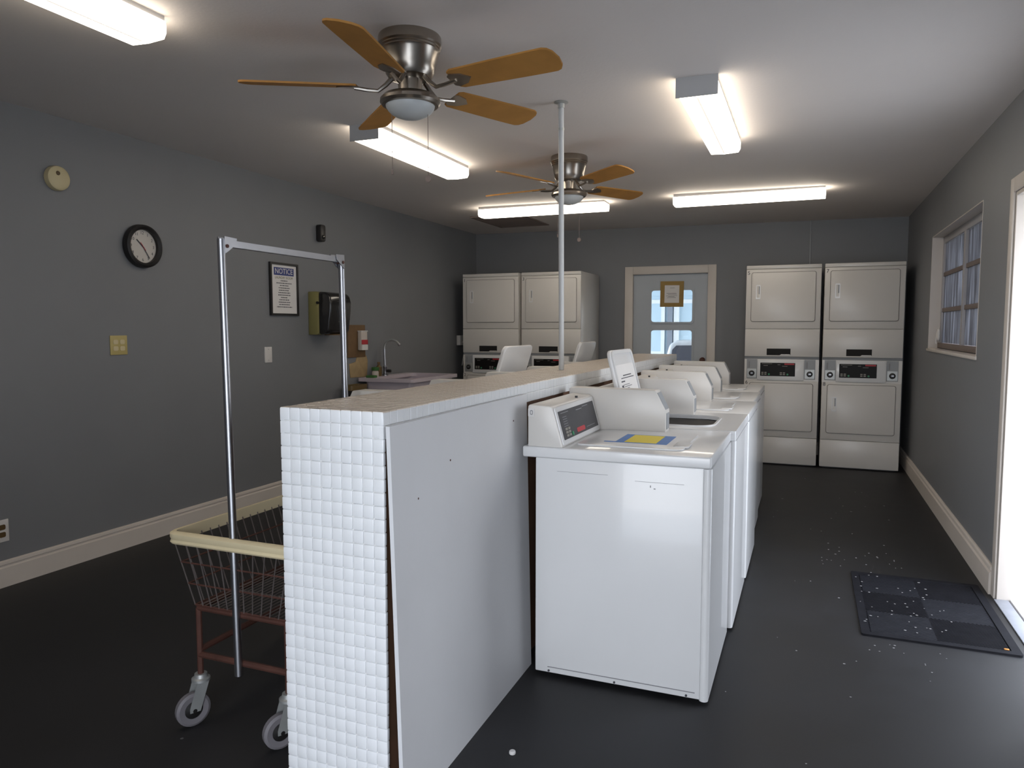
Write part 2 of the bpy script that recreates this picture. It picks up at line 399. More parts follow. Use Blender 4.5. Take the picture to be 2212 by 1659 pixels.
# ---- half wall in the middle of the room
HX0, HX1, HY0, HY1, HZ = -1.365, -1.03, 1.655, 6.30, 1.120
core = struct('wall_partition', MB().box(HX0 + .008, HX1 - .008, HY0 + .008, HY1 - .004, 0, HZ - .008), PLY, smooth=False)
def tiles(nu, nv, su, sv, org, U, V, N, thick=.007, bev=.003, seg=1, jit=.0004, gap=.0016):
    tb = bmesh.new(); bmesh.ops.create_cube(tb, size=1)
    bmesh.ops.transform(tb, matrix=Matrix.Diagonal((su - gap, sv - gap, thick * 2, 1)), verts=tb.verts)
    bmesh.ops.bevel(tb, geom=tb.edges[:], offset=bev, segments=seg, profile=.5, affect='EDGES')
    tv = [v.co.copy() for v in tb.verts]; tb.verts.index_update(); tf = [[v.index for v in f.verts] for f in tb.faces]; tb.free()
    U, V, N, org = Vector(U), Vector(V), Vector(N), Vector(org)
    vs, fs = [], []
    for i in range(nu):
        for j in range(nv):
            c = org + U * ((i + .5) * su + random.uniform(-jit, jit)) + V * ((j + .5) * sv + random.uniform(-jit, jit)) + N * random.uniform(-jit, jit)
            b = len(vs); vs += [c + U * v.x + V * v.y + N * v.z for v in tv]; fs += [[b + k for k in f] for f in tf]
    me = bpy.data.meshes.new('t'); me.from_pydata(vs, [], fs); bmx = bmesh.new(); bmx.from_mesh(me); bpy.data.meshes.remove(me)
    bmesh.ops.recalc_face_normals(bmx, faces=bmx.faces[:])
    return bmx
nx = 10; su = (HX1 - HX0) / nx; nz = 31; sv = HZ / nz; ny = 130; sy = (HY1 - HY0) / ny
t = MB(); t.merge(tiles(nx, nz, su, sv, (HX0, HY0 + .007, 0), (1, 0, 0), (0, 0, 1), (0, -1, 0), bev=.0035, seg=2, gap=.0006)); t.build('end_tiles', TILE, core)
MB().box(HX0 + .002, HX1 - .002, HY0 + .0035, HY0 + .0085, 0.001, HZ - .003).build('end_grout', GROUT, core)
t = MB(); t.merge(tiles(nx, ny, su, sy, (HX0, HY0, HZ - .007), (1, 0, 0), (0, 1, 0), (0, 0, 1), bev=.0018, gap=.0020)); t.build('top_tiles', TILET, core)
MB().box(HX0 + .002, HX1 - .002, HY0 + .004, HY1 - .004, HZ - .009, HZ - .0025).build('top_grout', GROUTB, core)
t = MB(); t.merge(tiles(ny, 2, sy, .0363, (HX1 - .007, HY0, HZ - .0745), (0, 1, 0), (0, 0, 1), (1, 0, 0), bev=.0015, gap=.0010))
t.merge(tiles(ny, 2, sy, .0363, (HX0 + .007, HY0, HZ - .0745), (0, 1, 0), (0, 0, 1), (-1, 0, 0), bev=.0015, gap=.0010))
t.build('edge_tiles', TILE, core)
t = MB(); t.box(HX1 - .0085, HX1 - .003, HY0 + .01, HY1 - .004, HZ - .0735, HZ - .003).box(HX0 + .003, HX0 + .0085, HY0 + .01, HY1 - .004, HZ - .0735, HZ - .003)
t.build('edge_grout', GROUT, core)

# ---- painted board leaning on the half wall
bd = thing('wall_board', 'white painted board panel leaning loose against the tiled half wall', 'board', (-1.0, 2.16, 0))
def bdp(x, y, z): return (x + 1.0, y - 2.16, z)
th = .012
q = [bdp(-1.006, 1.662, .0), bdp(-1.004, 2.675, .0), bdp(-1.026, 2.675, 1.083), bdp(-1.027, 1.662, 1.081)]
q2 = [(a + th, b, c) for a, b, c in q]
q[0] = (q[0][0] + .012, q[0][1], q[0][2]); q2[0] = (q2[0][0] + .012, q2[0][1], q2[0][2])
MB().poly(q + q2, [(0, 1, 2, 3), (4, 5, 6, 7), (0, 1, 5, 4), (1, 2, 6, 5), (2, 3, 7, 6), (3, 0, 4, 7)]).build('panel', BOARD, bd, smooth=False)
for y, z in ((2.005, .935), (2.12, .83), (2.53, .995), (1.80, .86)):
    xx = -1.005 - .022 * (z / 1.08) + th
    MB().cyl((xx + 1.0 - .004, y - 2.16, z), (xx + 1.0 + .0025, y - 2.16, z), .0035, n=10).build('nail_head', RUST, bd)

# ---- support pole
pl = thing('support_pole', 'thin white support pole from half wall top to ceiling', 'pole', (-1.198, 3.675, HZ))
dx, dy, top = .016, -.075, cz(-1.17) - HZ
MB().tube([(0, 0, .001), (dx, dy, top - .012)], .0138, 16).build('tube', PIPEW, pl)
MB().lathe([(0, 0), (.034, 0), (.036, .004), (.018, .010), (.0165, .03), (0, .03)], M=T(dx, dy, top) @ RX(PI)).build('ceiling_flange', GALV, pl)
MB().cyl((dx * .9, dy * .9, top * .9 - .003), (dx * .9 + .0004, dy * .9 - .002, top * .9 + .01), .0162, n=16).build('collar', GALV, pl)

# ------------------------------------------------------------------ washers
WW = .69
def washer(loc, rz, label, group, open_lid=False, lidpos=None, fancy=True):
    r = thing('washing_machine', label, 'washing machine', loc, rz, group)
    # cabinet
    MB().box(.049, .672, .004, WW - .004, .018, .852, .004).build('cabinet', WHITE, r)
    MB().prism(rrect(.668, .700, .004, WW - .004, .0155), 'z', .012, .850).build('front_panel', WHITE, r)
    for x in (.09, .62):
        for y in (.06, WW - .06): MB().cyl((x, y, 0), (x, y, .02), .02, n=12).build('foot', BLACKP, r)
    MB().box(.10, .655, .0015, .0045, .040, .0425).build('base_seam', INKL, r)
    for x in (.105, .362, .625): MB().cyl((x, .0045, .0265), (x, .0005, .0265), .0042, n=10).build('screw', INK, r)
    # top deck
    lx0, lx1, ly0, ly1 = lidpos or (.18, .585, .085, .52)
    if not open_lid:
        MB().box(-.002, .698, -.004, WW + .001, .852, .8935, .007, 3).build('top_deck', WHITE, r)
        t = MB(); t.prism(rrect(lx0, lx1, ly0, ly1, .03), 'z', .8935, .9000, bev=.002); t.build('lid', WHITE, r)
        MB().prism(rrect(lx1 - .045, lx1 + .012, (ly0 + ly1) / 2 - .16, (ly0 + ly1) / 2 - .05, .012), 'z', .8960, .9025, bev=.002).build('lid_handle', WHITE, r)
    else:
        n = 5
        t = MB(); t.ring(rrect(-.002, .698, -.004, WW + .001, .008, n), rrect(lx0 + .02, lx1 - .015, ly0 + .01, ly1 - .01, .09, n), 'z', .879, .8935)
        t.ring(rrect(-.002, .698, -.004, WW + .001, .008, n), rrect(.010, .686, .008, WW - .011, .006, n), 'z', .852, .880); t.build('top_deck', WHITE, r)
        MB().ring(rrect(lx0 + .012, lx1 - .007, ly0 + .002, ly1 - .002, .095, n), rrect(lx0 + .022, lx1 - .017, ly0 + .012, ly1 - .012, .09, n), 'z', .890, .8985).build('deck_rim', WHITE, r)
        cx, cy = min((lx0 + lx1) / 2, .445), (ly0 + ly1) / 2
        MB().lathe([(.215, .878), (.215, .853), (.21, .80), (.21, .45), (.20, .42), (.06, .42), (.055, .78), (.03, .80), (0, .80)], (cx, cy, 0)).build('tub', TUB, r)
    # control console (slanted) and coin box
    t = MB(); t.prism([(.019, .893), (.019, 1.045), (.026, 1.052), (.104, 1.048), (.114, 1.043), (.154, .902), (.156, .893)], 'y', 0.0, .548, bev=.004); con = t.build('console', CREAM, r)
    ux, uz = .156 - .1165, .902 - 1.043
    L = math.hypot(ux, uz); ang = math.atan2(.141, .0395)
    # local frame on slanted face: u along y, v up the slope
    o = Vector((.156, .274, .897)); v = Vector((-.0405, 0, .146)).normalized(); u = Vector((0, 1, 0)); nn = u.cross(v).normalized()
    F = Matrix((u, v, nn)).transposed().to_4x4(); F.translation = o
    t = MB(); t.prism(rrect(-.262, .262, .002, .148, .008), 'z', -.001, .0035, bev=.0015, M=F); t.build('control_bezel', WHITE, r)
    dsp = MB().prism(rrect(-.238, .238, .020, .130, .003), 'z', .0025, .0050, M=F).build('display_panel', PANEL, r)
    for i in range(2):
        for j in range(3):
            MB().box(-.205 + i * .032, -.180 + i * .032, .028 + j * .0125, .037 + j * .0125, .005, .0075, .001, 1, M=F).build('button', BUTTON, dsp)
    MB().cyl(F @ Vector((-.128, .033, .005)), F @ Vector((-.128, .033, .0085)), .0085, n=16).build('start_button', GREENP, dsp)
    MB().prism(rrect(-.065, .045, .028, .046, .008), 'z', .005, .0056, M=F).build('red_label', REDP, dsp)
    for k, (a, b) in enumerate(((-.215, -.12), (-.02, .06), (.07, .15))): MB().box(a, b, .120 - (k % 2) * .006, .1222 - (k % 2) * .006, .005, .0055, M=F).build('header_print', GREYP, dsp)
    t = MB()
    for k in range(5): t.box(-.205, -.155, .068 + .009 * k, .0695 + .009 * k, .005, .0055, M=F)
    t.build('legend_print', GREYP, dsp)
    MB().box(.07, .19, .034, .0355, .005, .0055, M=F).build('footer_print', GREYP, dsp)
    MB().cyl((.100, .36, 1.048), (.100, .36, 1.057), .006, n=12).build('console_lock', BLACKP, r)
    t = MB(); t.prism([(.010, .893), (.010, 1.070), (.016, 1.0755), (.392, 1.0725), (.398, 1.068), (.438, .990), (.440, .984), (.440, .893)], 'y', .548, .640, bev=.0018)
    cb = t.build('coin_box', CREAM, r)
    t = MB(); t.box(.4395, .4425, .565, .625, .905, .975, .001, 1); t.build('coin_door', GREYP, cb)
    MB().prism([(.4005, 1.0620), (.4365, .9905), (.4395, .9915), (.4035, 1.0630)], 'y', .556, .632).build('coin_slide_plate', GREYP, cb)
    if open_lid:
        # lid standing open behind the tub, leaning back on the console
        hx, hz, lh, tilt = lx0 - .02, .900, .345, math.radians(open_lid)
        M = T(hx, 0, hz) @ RY(PI / 2) @ RY(PI + 0)
        # build lid in (y, height) then tilt back towards the console
        Mt = T(hx, 0, hz) @ RY(-tilt)
        lid = MB().prism([(p[0], p[1]) for p in rrect(ly0, ly1, 0.0, lh, .04)], 'x', -.020, 0.0, bev=.006, seg=3, M=Mt).build('lid', WHITE, r)
        MB().ring(rrect(ly0 + .004, ly1 - .004, .004, lh - .004, .038), rrect(ly0 + .022, ly1 - .022, .02, lh - .02, .03), 'x', 0.0, .006, M=Mt).build('lid_rim', WHITE, lid)
        if fancy == 'sheet':
            pp = MB().box(0.0005, .0022, ly0 + .035, ly1 - .035, .012, lh - .075, M=Mt).build('instruction_label', PAPER, lid)
            t = MB(); yc = (ly0 + ly1) / 2; w = (ly1 - ly0 - .07)
            def bar(y0, y1, z, h): t.box(.0022, .0026, yc - w / 2 + w * y0, yc - w / 2 + w * y1, z, z + h, M=Mt)
            bar(.28, .75, .212, .005); bar(.15, .88, .200, .004); bar(.12, .32, .183, .006)
            for k, (a, b) in enumerate(((.2, .55), (.24, .66), (.24, .5), (.15, .48), (.15, .88), (.15, .72))): bar(a, b, .168 - k * .0095, .0025)
            bar(.10, .20, .155, .013)
            for k in range(7): bar(.10, .27, .105 - k * .006, .0035)
            bar(.55, .62, .100, .004); bar(.74, .82, .088, .006); bar(.68, .84, .030, .008); bar(.45, .47, .06, .03)
            t.build('label_print', INK, pp)
    return r

GR = 'coin washers in the row right of the half wall'
w1 = washer((-.996, 2.592, 0), 0, 'white top-load washer nearest the camera, lid closed under a taped yellow note', GR)
# side stains and number sticker on the nearest washer
MB().prism(rrect(.020, .046, 1.006, 1.038, .004), 'y', -.0012, .0005).build('number_sticker', WHITEP, w1)
MB().ring(rrect(.028, .039, 1.013, 1.031, .005), rrect(.0305, .0365, 1.016, 1.028, .003), 'y', -.0016, -.001).build('sticker_print', INKL, w1)
for a_ in ((.135, .33, .8035, .8045), (.43, .605, .789, .790), (.485, .488, .77, .778), (.498, .505, .765, .768)):
    MB().box(a_[0], a_[1], .0030, .0042, a_[2], a_[3]).build('scratch', INKL, w1)
w2 = washer((-.978, 3.300, 0), 0, 'white top-load washer second from the camera, lid open with an instruction label inside', GR, open_lid=14, lidpos=(.215, .60, .085, .52), fancy='sheet')
w3 = washer((-.974, 4.008, 0), 0, 'white top-load washer third from the camera, just behind the open-lid one', GR)
dup(w3, (-.996, 4.716, 0), 0, 'white top-load washer fourth from the camera, next to last of its row')
dup(w3, (-1.008, 5.424, 0), 0, 'white top-load washer farthest from the camera, closest to the back door')
GL = 'coin washers in the row left of the half wall'
# left row: rotated half a turn, fronts face the left wall (mostly hidden behind the half wall)
LX = -1.41
def lrow(k): return (LX, 2.61 + .71 * k + WW, 0)
l0 = washer(lrow(0), PI, 'white washer behind the half wall, left row, nearest the camera, only coin box top showing', GL)
dup(l0, lrow(1), PI, 'white washer behind the half wall, left row, second from the camera')
washer(lrow(2), PI, 'white washer left of the half wall with raised lid in front of the left dryers', GL, open_lid=17, lidpos=(.435, .66, .09, .57), fancy=False)
dup(l0, lrow(3), PI, 'white washer left of the half wall between the two with raised lids')
washer(lrow(4), PI, 'white washer farthest in the left row, its raised lid just right of the support pole', GL, open_lid=17, lidpos=(.384, .66, .10, .56), fancy=False)

# note taped on first washer lid
nt_ = thing('taped_note', 'yellow note held with blue tape on the nearest washer lid', 'note', (-.585, 2.88, .9002))
MB().box(-.100, .100, -.112, .112, 0, .0007).build('blue_tape', TAPE, nt_)
MB().box(-.065, .058, -.100, .098, .0007, .0013).build('paper', YNOTE, nt_)
MB().box(-.145, -.07, -.112, -.092, 0, .0006, M=RZ(.02)).build('tape_tail', TAPE, nt_)

# ------------------------------------------------------------------ stacked dryers
DW, DD, DH = .682, .735, 1.946
def dryer(x, label, nums):
    r = thing('stacked_dryer', label, 'dryer', (x, 7.605, 0), 0, 'stacked coin dryers along the back wall')
    MB().box(0, DW, .022, DD, .012, DH, .006).build('cabinet', CREAM, r)
    MB().box(.02, DW - .02, .05, DD - .05, 0, .013).build('base', BLACKP, r)
    def front(z0, z1, name, y0=0.0, m=CREAM): return MB().box(.001, DW - .001, y0, .024, z0, z1, .005).build(name, m, r)
    front(1.9105, DH, 'top_panel')
    front(1.330, 1.9085, 'upper_front')
    front(1.062, 1.3275, 'upper_access_panel')
    MB().prism([(.006, 1.062), (.024, 1.062), (.024, 1.034), (.016, 1.034)], 'x', .002, DW - .002).build('ledge', GREYP, r)  # grey stands in for the shading under the overhang
    front(.276, .826, 'lower_front')
    front(.014, .274, 'kick_panel')
    def ddoor(z0, z1):
        t = MB(); t.prism(rrect(.048, .636, z0, z1, .022), 'y', -.0015, .002); g = t.build('door', SEAM, r)
        MB().prism(rrect(.0515, .6325, z0 + .0035, z1 - .0035, .02), 'y', -.009, 0.0, bev=.004).build('door_skin', CREAM, g)
        zc = z0 + (z1 - z0) * .60
        h = MB().ring(rrect(.094, .136, zc - .068, zc + .068, .006), rrect(.101, .129, zc - .055, zc + .058, .004), 'y', -.013, -.006).build('door_handle', WHITE, g)
        MB().box(.118, .129, -.0105, -.0085, zc - .02, zc + .056).build('grip_recess', GREYP, g)
    ddoor(1.400, 1.880); ddoor(.338, .806)
    # lint slot
    sl = MB().box(.206, .424, -.0015, .004, 1.076, 1.140, .001, 1).build('lint_slot', DARK, r)
    MB().prism([(.325, 1.076), (.340, 1.086), (.418, 1.086), (.424, 1.076)], 'y', -.006, 0).build('slot_lip', CREAM, sl)
    # recessed control band
    cp = MB().box(.001, DW - .001, .012, .03, .826, 1.036).build('control_band', CREAM, r)
    for sx in (.022, .552):
        b = MB().box(sx, sx + .098, .0105, .0125, .846, 1.034).build('coin_bay', GREYP, cp)  # shade inside the recess given as a grey colour
        MB().box(sx + .004, sx + .094, .002, .011, .850, .942, .002, 1).build('coin_plate', GALV, b)
        MB().lathe([(0, 0), (.027, 0), (.027, .008), (.019, .012), (.018, .016), (0, .016)], M=T(sx + .049, .003, .897) @ RX(PI / 2)).build('coin_lock', BLACKP, b)
        MB().box(sx + .040, sx + .060, -.016, -.012, .893, .903).build('lock_core', CHROME, b)
        MB().box(sx + .018, sx + .030, .009, .011, .952, 1.012).build('coin_slot', INKL, b)
    t = MB(); t.prism(rrect(.122, .548, .832, 1.032, .012), 'y', -.004, .014, bev=.003); hs = t.build('display_housing', WHITE, cp)
    d = MB().prism(rrect(.150, .470, .872, 1.002, .004), 'y', -.0055, -.002).build('display', DISPLAY, hs)
    for ox in (0, .170):
        for i in range(2):
            for j in range(2): MB().box(.162 + ox + .028 * i, .182 + ox + .028 * i, -.0075, -.005, .884 + .016 * j, .895 + .016 * j, .001, 1).build('button', BUTTON, d)
        MB().cyl((.232 + ox, -.004, .890), (.232 + ox, -.0085, .890), .009, n=14).build('start_button', GREENP, d)
    MB().box(.372, .462, -.0062, -.005, .984, .997).build('red_strip', REDP, d)
    t = MB(); t.box(.165, .26, -.0062, -.005, .990, .993); t.box(.18, .22, -.0062, -.005, .972, .976); t.box(.31, .335, -.0062, -.005, .982, .986); t.box(.352, .40, -.0062, -.005, .968, .972); t.build('display_print', BUTTON, d)
    for n, z in zip(nums, (1.874, .806)):
        if n: MB().text(n, .050, face_my(.024, -.0008, z)).build('number', INK, r)
    return r
dryer(-3.662, 'cream stacked coin dryer in the back left corner by the dark wall gap', ('1', '2'))
dryer(-2.946, 'cream stacked coin dryer numbered 3, behind the support pole', ('3', '4'))
dryer(-.581, 'cream stacked coin dryer numbered 5, first right of the back door', ('5', '6'))
dryer(.128, 'cream stacked coin dryer numbered 7, in the back right corner', ('7', '8'))

# ------------------------------------------------------------------ ceiling fans
def fan(cx, cy, angs, blade_z, label, R=.655, chains=True):
    z0 = cz(cx)
    r = thing('ceiling_fan', label, 'ceiling fan', (cx, cy, z0), 0, 'five-blade ceiling fans')
    MB().lathe([(0, .004), (.116, .004), (.122, -.006), (.123, -.036), (.117, -.042), (.119, -.047), (.114, -.052), (.116, -.058), (.110, -.066), (.100, -.118), (.094, -.142), (.084, -.156), (.06, -.164), (0, -.164)], n=48).build('motor_housing', NICKEL, r)
    MB().lathe([(0, -.150), (.047, -.150), (.047, -.222), (.05, -.226), (0, -.226)], n=32).build('switch_housing', NICKEL, r)
    MB().lathe([(.040, -.214), (.070, -.217), (.104, -.226), (.117, -.240), (.118, -.252), (.110, -.262), (.098, -.264), (.096, -.256), (.040, -.256)], n=48).build('light_ring', NICKEL, r)
    MB().lathe([(.098, -.254)] + [(.097 * math.cos(a), -.256 - .058 * math.sin(a)) for a in [PI / 2 * k / 10 for k in range(11)]], n=40).build('globe', GLOBE, r)
    bz = blade_z - z0
    for k in range(5):
        M = RZ(math.radians(angs[k])) @ T(0, 0, bz) @ RX(math.radians(FAN_PITCH))
        prof = []
        for x, w in ((.205, .050), (.222, .060), (.40, .066), (.56, .070), (.622, .070), (.640, .062), (.653, .042), (.66, 0)): prof.append((x if x < .21 else .205 + (x - .205) * (R - .205) / .455, w))
        pts = prof + [(x, -w) for x, w in prof[-2::-1]]
        b = MB().prism(pts, 'z', -.0035, .0035, M=M).build('blade', OAK, r)
        A = RZ(math.radians(angs[k]))
        t = MB(); t.tube([A @ Vector(p) for p in ((.070, 0, -.160), (.095, 0, -.186), (.125, 0, bz - .016), (.165, 0, bz - .014), (.215, 0, bz - .007))], [.010, .009, .008, .008, .008], 8)
        t.prism([(.195, -.030), (.21, -.042), (.255, -.030), (.285, 0), (.255, .030), (.21, .042), (.195, .030)], 'z', -.0075, -.0036, M=M)
        t.build('blade_arm', NICKEL, r)
    if chains:
        for (x, y, ze, disc) in ((-.072, -.02, 1.965 - z0, 0), (.066, .02, 1.94 - z0, 1)):
            t = MB(); t.cyl((x, y, -.235), (x, y, ze), .0011, n=6)
            if disc: t.lathe([(0, 0), (.013, .001), (.013, .005), (0, .006)], M=T(x, y + .003, ze - .013) @ RX(PI / 2))
            else: t.lathe([(0, -.02), (.004, -.018), (.0045, -.004), (.002, 0), (0, 0)], (x, y, ze))
            t.build('pull_chain', VENTM, r)
    return r
FAN_PITCH = -13
fan(-1.475, 2.60, (-8, 64, 136, 208, 280), 2.278, 'brushed nickel ceiling fan with oak blades, nearest the camera', .65)
fan(-1.505, 4.76, (-40, 57, 106, 170, -112), 2.278, 'brushed nickel ceiling fan with oak blades, farther one behind the support pole', .645)

# ------------------------------------------------------------------ fluorescent fixtures
def lamp(cx, cy, axis, L, label, cap):
    z0 = cz(cx)
    r = thing('ceiling_light', label, 'ceiling light', (cx, cy, z0), 0 if axis == 'y' else PI / 2, 'wraparound fluorescent ceiling lights')
    h = L / 2; w = .09
    MB().box(-w + .004, w - .004, -h + .004, h - .004, -.024, .010).build('housing', LAMPCAP, r)
    t = MB(); t.prism([(-w, -.020), (-w, -.062), (-w + .012, -.082), (-.004, -.086), (.004, -.086), (w - .012, -.082), (w, -.062), (w, -.020)], 'y', -h + (.006 if cap else 0), h, bev=.002)
    d = t.build('diffuser', LAMP, r)
    MB().box(-.004, .004, -h + .03, h - .03, -.0875, -.0855).build('diffuser_ridge', LAMPR, d)
    if cap: MB().box(-w - .003, w + .003, -h, -h + .005, -.088, .010).build('end_cap', LAMPCAP, r)
    return r
lamp(-2.305, 1.515, 'y', 1.20, 'lit fluorescent ceiling light at the top left corner, closest to the camera', True)
lamp(-2.345, 4.20, 'y', 1.19, 'lit fluorescent ceiling light below the near fan, grey end plate toward the camera', True)
lamp(-.495, 4.04, 'y', 1.20, 'lit fluorescent ceiling light right of the pole, running away from the camera', True)
lamp(-2.33, 6.55, 'x', 1.23, 'lit fluorescent ceiling light crosswise behind the far fan and pole', False)
lamp(-.50, 6.46, 'x', 1.19, 'lit fluorescent ceiling light crosswise at the far right', False)

# ---- ceiling return grille
vx0, vx1, vy0, vy1 = -3.28, -2.70, 7.0, 7.82
vz = cz(-3.0)
vt = thing('ceiling_vent', 'dirty brown ceiling vent grille above the left dryers', 'vent', (-2.99, 7.41, vz))
w_, l_ = .29, .41
MB().ring([(-w_, -l_), (w_, -l_), (w_, l_), (-w_, l_)], [(-w_ + .03, -l_ + .03), (w_ - .03, -l_ + .03), (w_ - .03, l_ - .03), (-w_ + .03, l_ - .03)], 'z', -.012, .003).build('frame', VENTM, vt)
t = MB()
for k in range(24): t.box(-w_ + .03, w_ - .03, -l_ + .04 + k * .031, -l_ + .058 + k * .031, -.009, -.006, M=None)
t.build('louvres', VENTM, vt)
MB().box(-w_ + .03, w_ - .03, -l_ + .03, l_ - .03, -.001, .003).build('backing', BROWNB, vt)

# ------------------------------------------------------------------ left wall things (built facing +X, local x = out of wall)
def lw(name, label, cat, y, z, group=None): return thing(name, label, cat, (XL, y, z), 0, group)
a = lw('wall_alarm', 'round cream alarm on the left wall above the clock', 'alarm', 2.872, 2.155)
MB().lathe([(0, -.006), (.066, -.006), (.068, .012), (.064, .030), (.052, .038), (0, .040)], M=RY(PI / 2)).build('housing', CREAMP, a)
MB().lathe([(0, 0), (.012, 0), (.010, .004), (0, .005)], M=T(.0385, -.012, .024) @ RY(PI / 2)).build('sounder_hole', BROWNP, a)
c = lw('wall_clock', 'round black-rimmed wall clock on the left wall', 'clock', 3.412, 1.842)
MB().lathe([(0, 0), (.130, 0), (.134, .012), (.130, .040), (.118, .046), (.102, .036), (.102, .012), (0, .012)], n=48, M=RY(PI / 2)).build('rim', BLACKP, c)
MB().cyl((.011, 0, 0), (.016, 0, 0), .104, n=40).build('dial', CLOCKF, c)
t = MB()
for k in range(12):
    an = 2 * PI * (k + 1) / 12; t.text(str(k + 1), .026, face_px(.0165, .082 * math.sin(an), .082 * math.cos(an)), ext=.0003)
t.build('numerals', INK, c)
def hand(name, an, l, w, m, back=.015, x=.018):
    M = T(x, 0, 0) @ RX(-an)
    MB().box(0, .0015, -w / 2, w / 2, -back, l, M=M).build(name, m, c)
hand('hour_hand', math.radians(312), .058, .007, INK)
hand('minute_hand', math.radians(146), .085, .005, INK, x=.020)
hand('second_hand', math.radians(322), .03, .003, REDP, .03, x=.022)
def duplex(a, gangs, m, sm, hh=.058):
    for g in range(gangs):
        yo = (g - (gangs - 1) / 2) * .046
        for s in (-1, 1):
            MB().prism(rrect(yo - .0165, yo + .0165, s * .0195 - .0135, s * .0195 + .0135, .008), 'x', .004, .0078).build('socket', sm, a)
a = lw('outlet_plate', 'yellowed double outlet plate under the clock', 'outlet', 3.226, 1.237)
MB().box(0, .0055, -.059, .059, -.058, .058, .002).build('plate', YELLOWP, a); duplex(a, 2, None, CREAMP)
a = lw('outlet_plate', 'white double outlet plate low on the left wall by the baseboard', 'outlet', 2.462, .292)
MB().box(0, .0055, -.058, .058, -.058, .058, .002).build('plate', WHITEP, a); duplex(a, 2, None, BROWNP)
a = lw('blank_plate', 'white blank wall plate below the framed notice', 'wall plate', 4.545, 1.135)
MB().box(-.004, .006, -.040, .040, -.060, .060, .002).build('plate', WHITEP, a)
for s in (-1, 1): MB().cyl((.005, 0, s * .042), (.007, 0, s * .042), .0035, n=10).build('screw', GREYP, a)
a = lw('outlet_box', 'small white outlet box with plug on the left wall beside the dryers', 'outlet', 7.86, 1.195)
MB().box(0, .05, -.045, .045, -.058, .058, .005).build('box', WHITEP, a)
MB().tube([(.05, .0, -.02), (.075, .01, -.025), (.08, .03, -.06), (.05, .05, -.16), (.02, .06, -.3)], .006).build('cord', WHITEP, a)
a = lw('wall_sensor', 'small dark wall-mounted sensor above the towel dispenser', 'sensor', 5.205, 2.132)
MB().prism(rrect(-.036, .036, -.070, .070, .02), 'x', 0, .050, bev=.008).build('body', BLACKP, a)
MB().lathe([(0, 0), (.018, 0), (.016, .01), (0, .014)], M=T(.048, 0, -.032) @ RY(PI / 2)).build('lens', SMOKE, a)

a = lw('framed_notice', 'black-framed NOTICE sign of laundry rules on the left wall', 'sign', 4.74, 1.642)
hw_, hh_ = .166, .205
MB().ring(rrect(-hw_, hw_, -hh_, hh_, .001, 1), rrect(-hw_ + .017, hw_ - .017, -hh_ + .017, hh_ - .017, .001, 1), 'x', 0, .020).build('frame', BLACKP, a)
pp = MB().box(.003, .010, -hw_ + .015, hw_ - .015, -hh_ + .015, hh_ - .015).build('sheet', PAPER, a)
MB().box(.010, .0106, -.118, .118, .108, .168).build('blue_header', BLUEI, pp)
MB().text('NOTICE', .058, face_px(.0107, 0, .138), ext=.0003).build('header_lettering', PAPER, pp)
MB().text('LAUNDRY ROOM', .027, face_px(.0104, 0, .089), ext=.0003).build('title_lettering', BRASSI, pp)
t = MB()
for k, wd in enumerate((.04, .09, .05, .065, .062, .07, .072, .04, .06, .068, .062, .09)):
    z = .066 - k * .0185
    x = -wd
    while x < wd - .006:
        l = random.uniform(.008, .02); t.box(.0101, .0104, x, min(wd, x + l), z - .0035, z + .0035); x += l + .004
t.build('rule_lines', INK, pp)

# paper towel dispenser
a = lw('towel_dispenser', 'paper towel dispenser with smoked cover and olive back', 'dispenser', 5.195, 1.462)
MB().prism([(0, -.178), (.085, -.178), (.105, -.165), (.105, .165), (.085, .178), (0, .178)], 'y', -.150, .150, bev=.008).build('back_shell', OLIVE, a)
t = MB(); prof = [(.100, -.176), (.170, -.172), (.200, -.150), (.222, .02), (.226, .09), (.210, .145), (.175, .172), (.100, .176)]
t.prism(prof, 'y', -.149, .149, bev=.02, seg=4); t.build('smoked_cover', SMOKE, a)
MB().box(.10, .19, -.07, .07, -.182, -.174, .002).build('paper_slot', BROWNB, a)
MB().cyl((.098, -.149, .085), (.098, -.158, .085), .012, n=14).build('lock', BLACKP, a)
# soap dispenser
a = lw('soap_dispenser', 'soap dispenser with red label on a brown board by the sink', 'dispenser', 5.73, 1.22)
MB().box(0, .012, -.140, .140, -.148, .148, .003).build('backboard', BROWNB, a)
MB().box(.012, .055, .010, .115, -.085, .090, .01).build('reservoir', CLEARP, a)
MB().box(.0545, .058, .012, .113, -.030, .012, .001, 1).build('red_band', REDP, a)
MB().box(.0545, .060, .014, .111, -.083, -.034, .002, 1).build('push_plate', WHITEP, a)
MB().box(.014, .058, .008, .117, .086, .096, .002, 1).build('lid', WHITEP, a)
# tan board patch behind sink
a = lw('splash_board', 'worn tan splash board on the wall left of the faucet', 'board', 5.80, .985)
MB().prism([(-.17, -.095), (.10, -.10), (.115, .05), (.09, .10), (-.06, .095), (-.08, .045), (-.185, .03)], 'x', -.005, .006, bev=.001).build('panel', CARD, a)

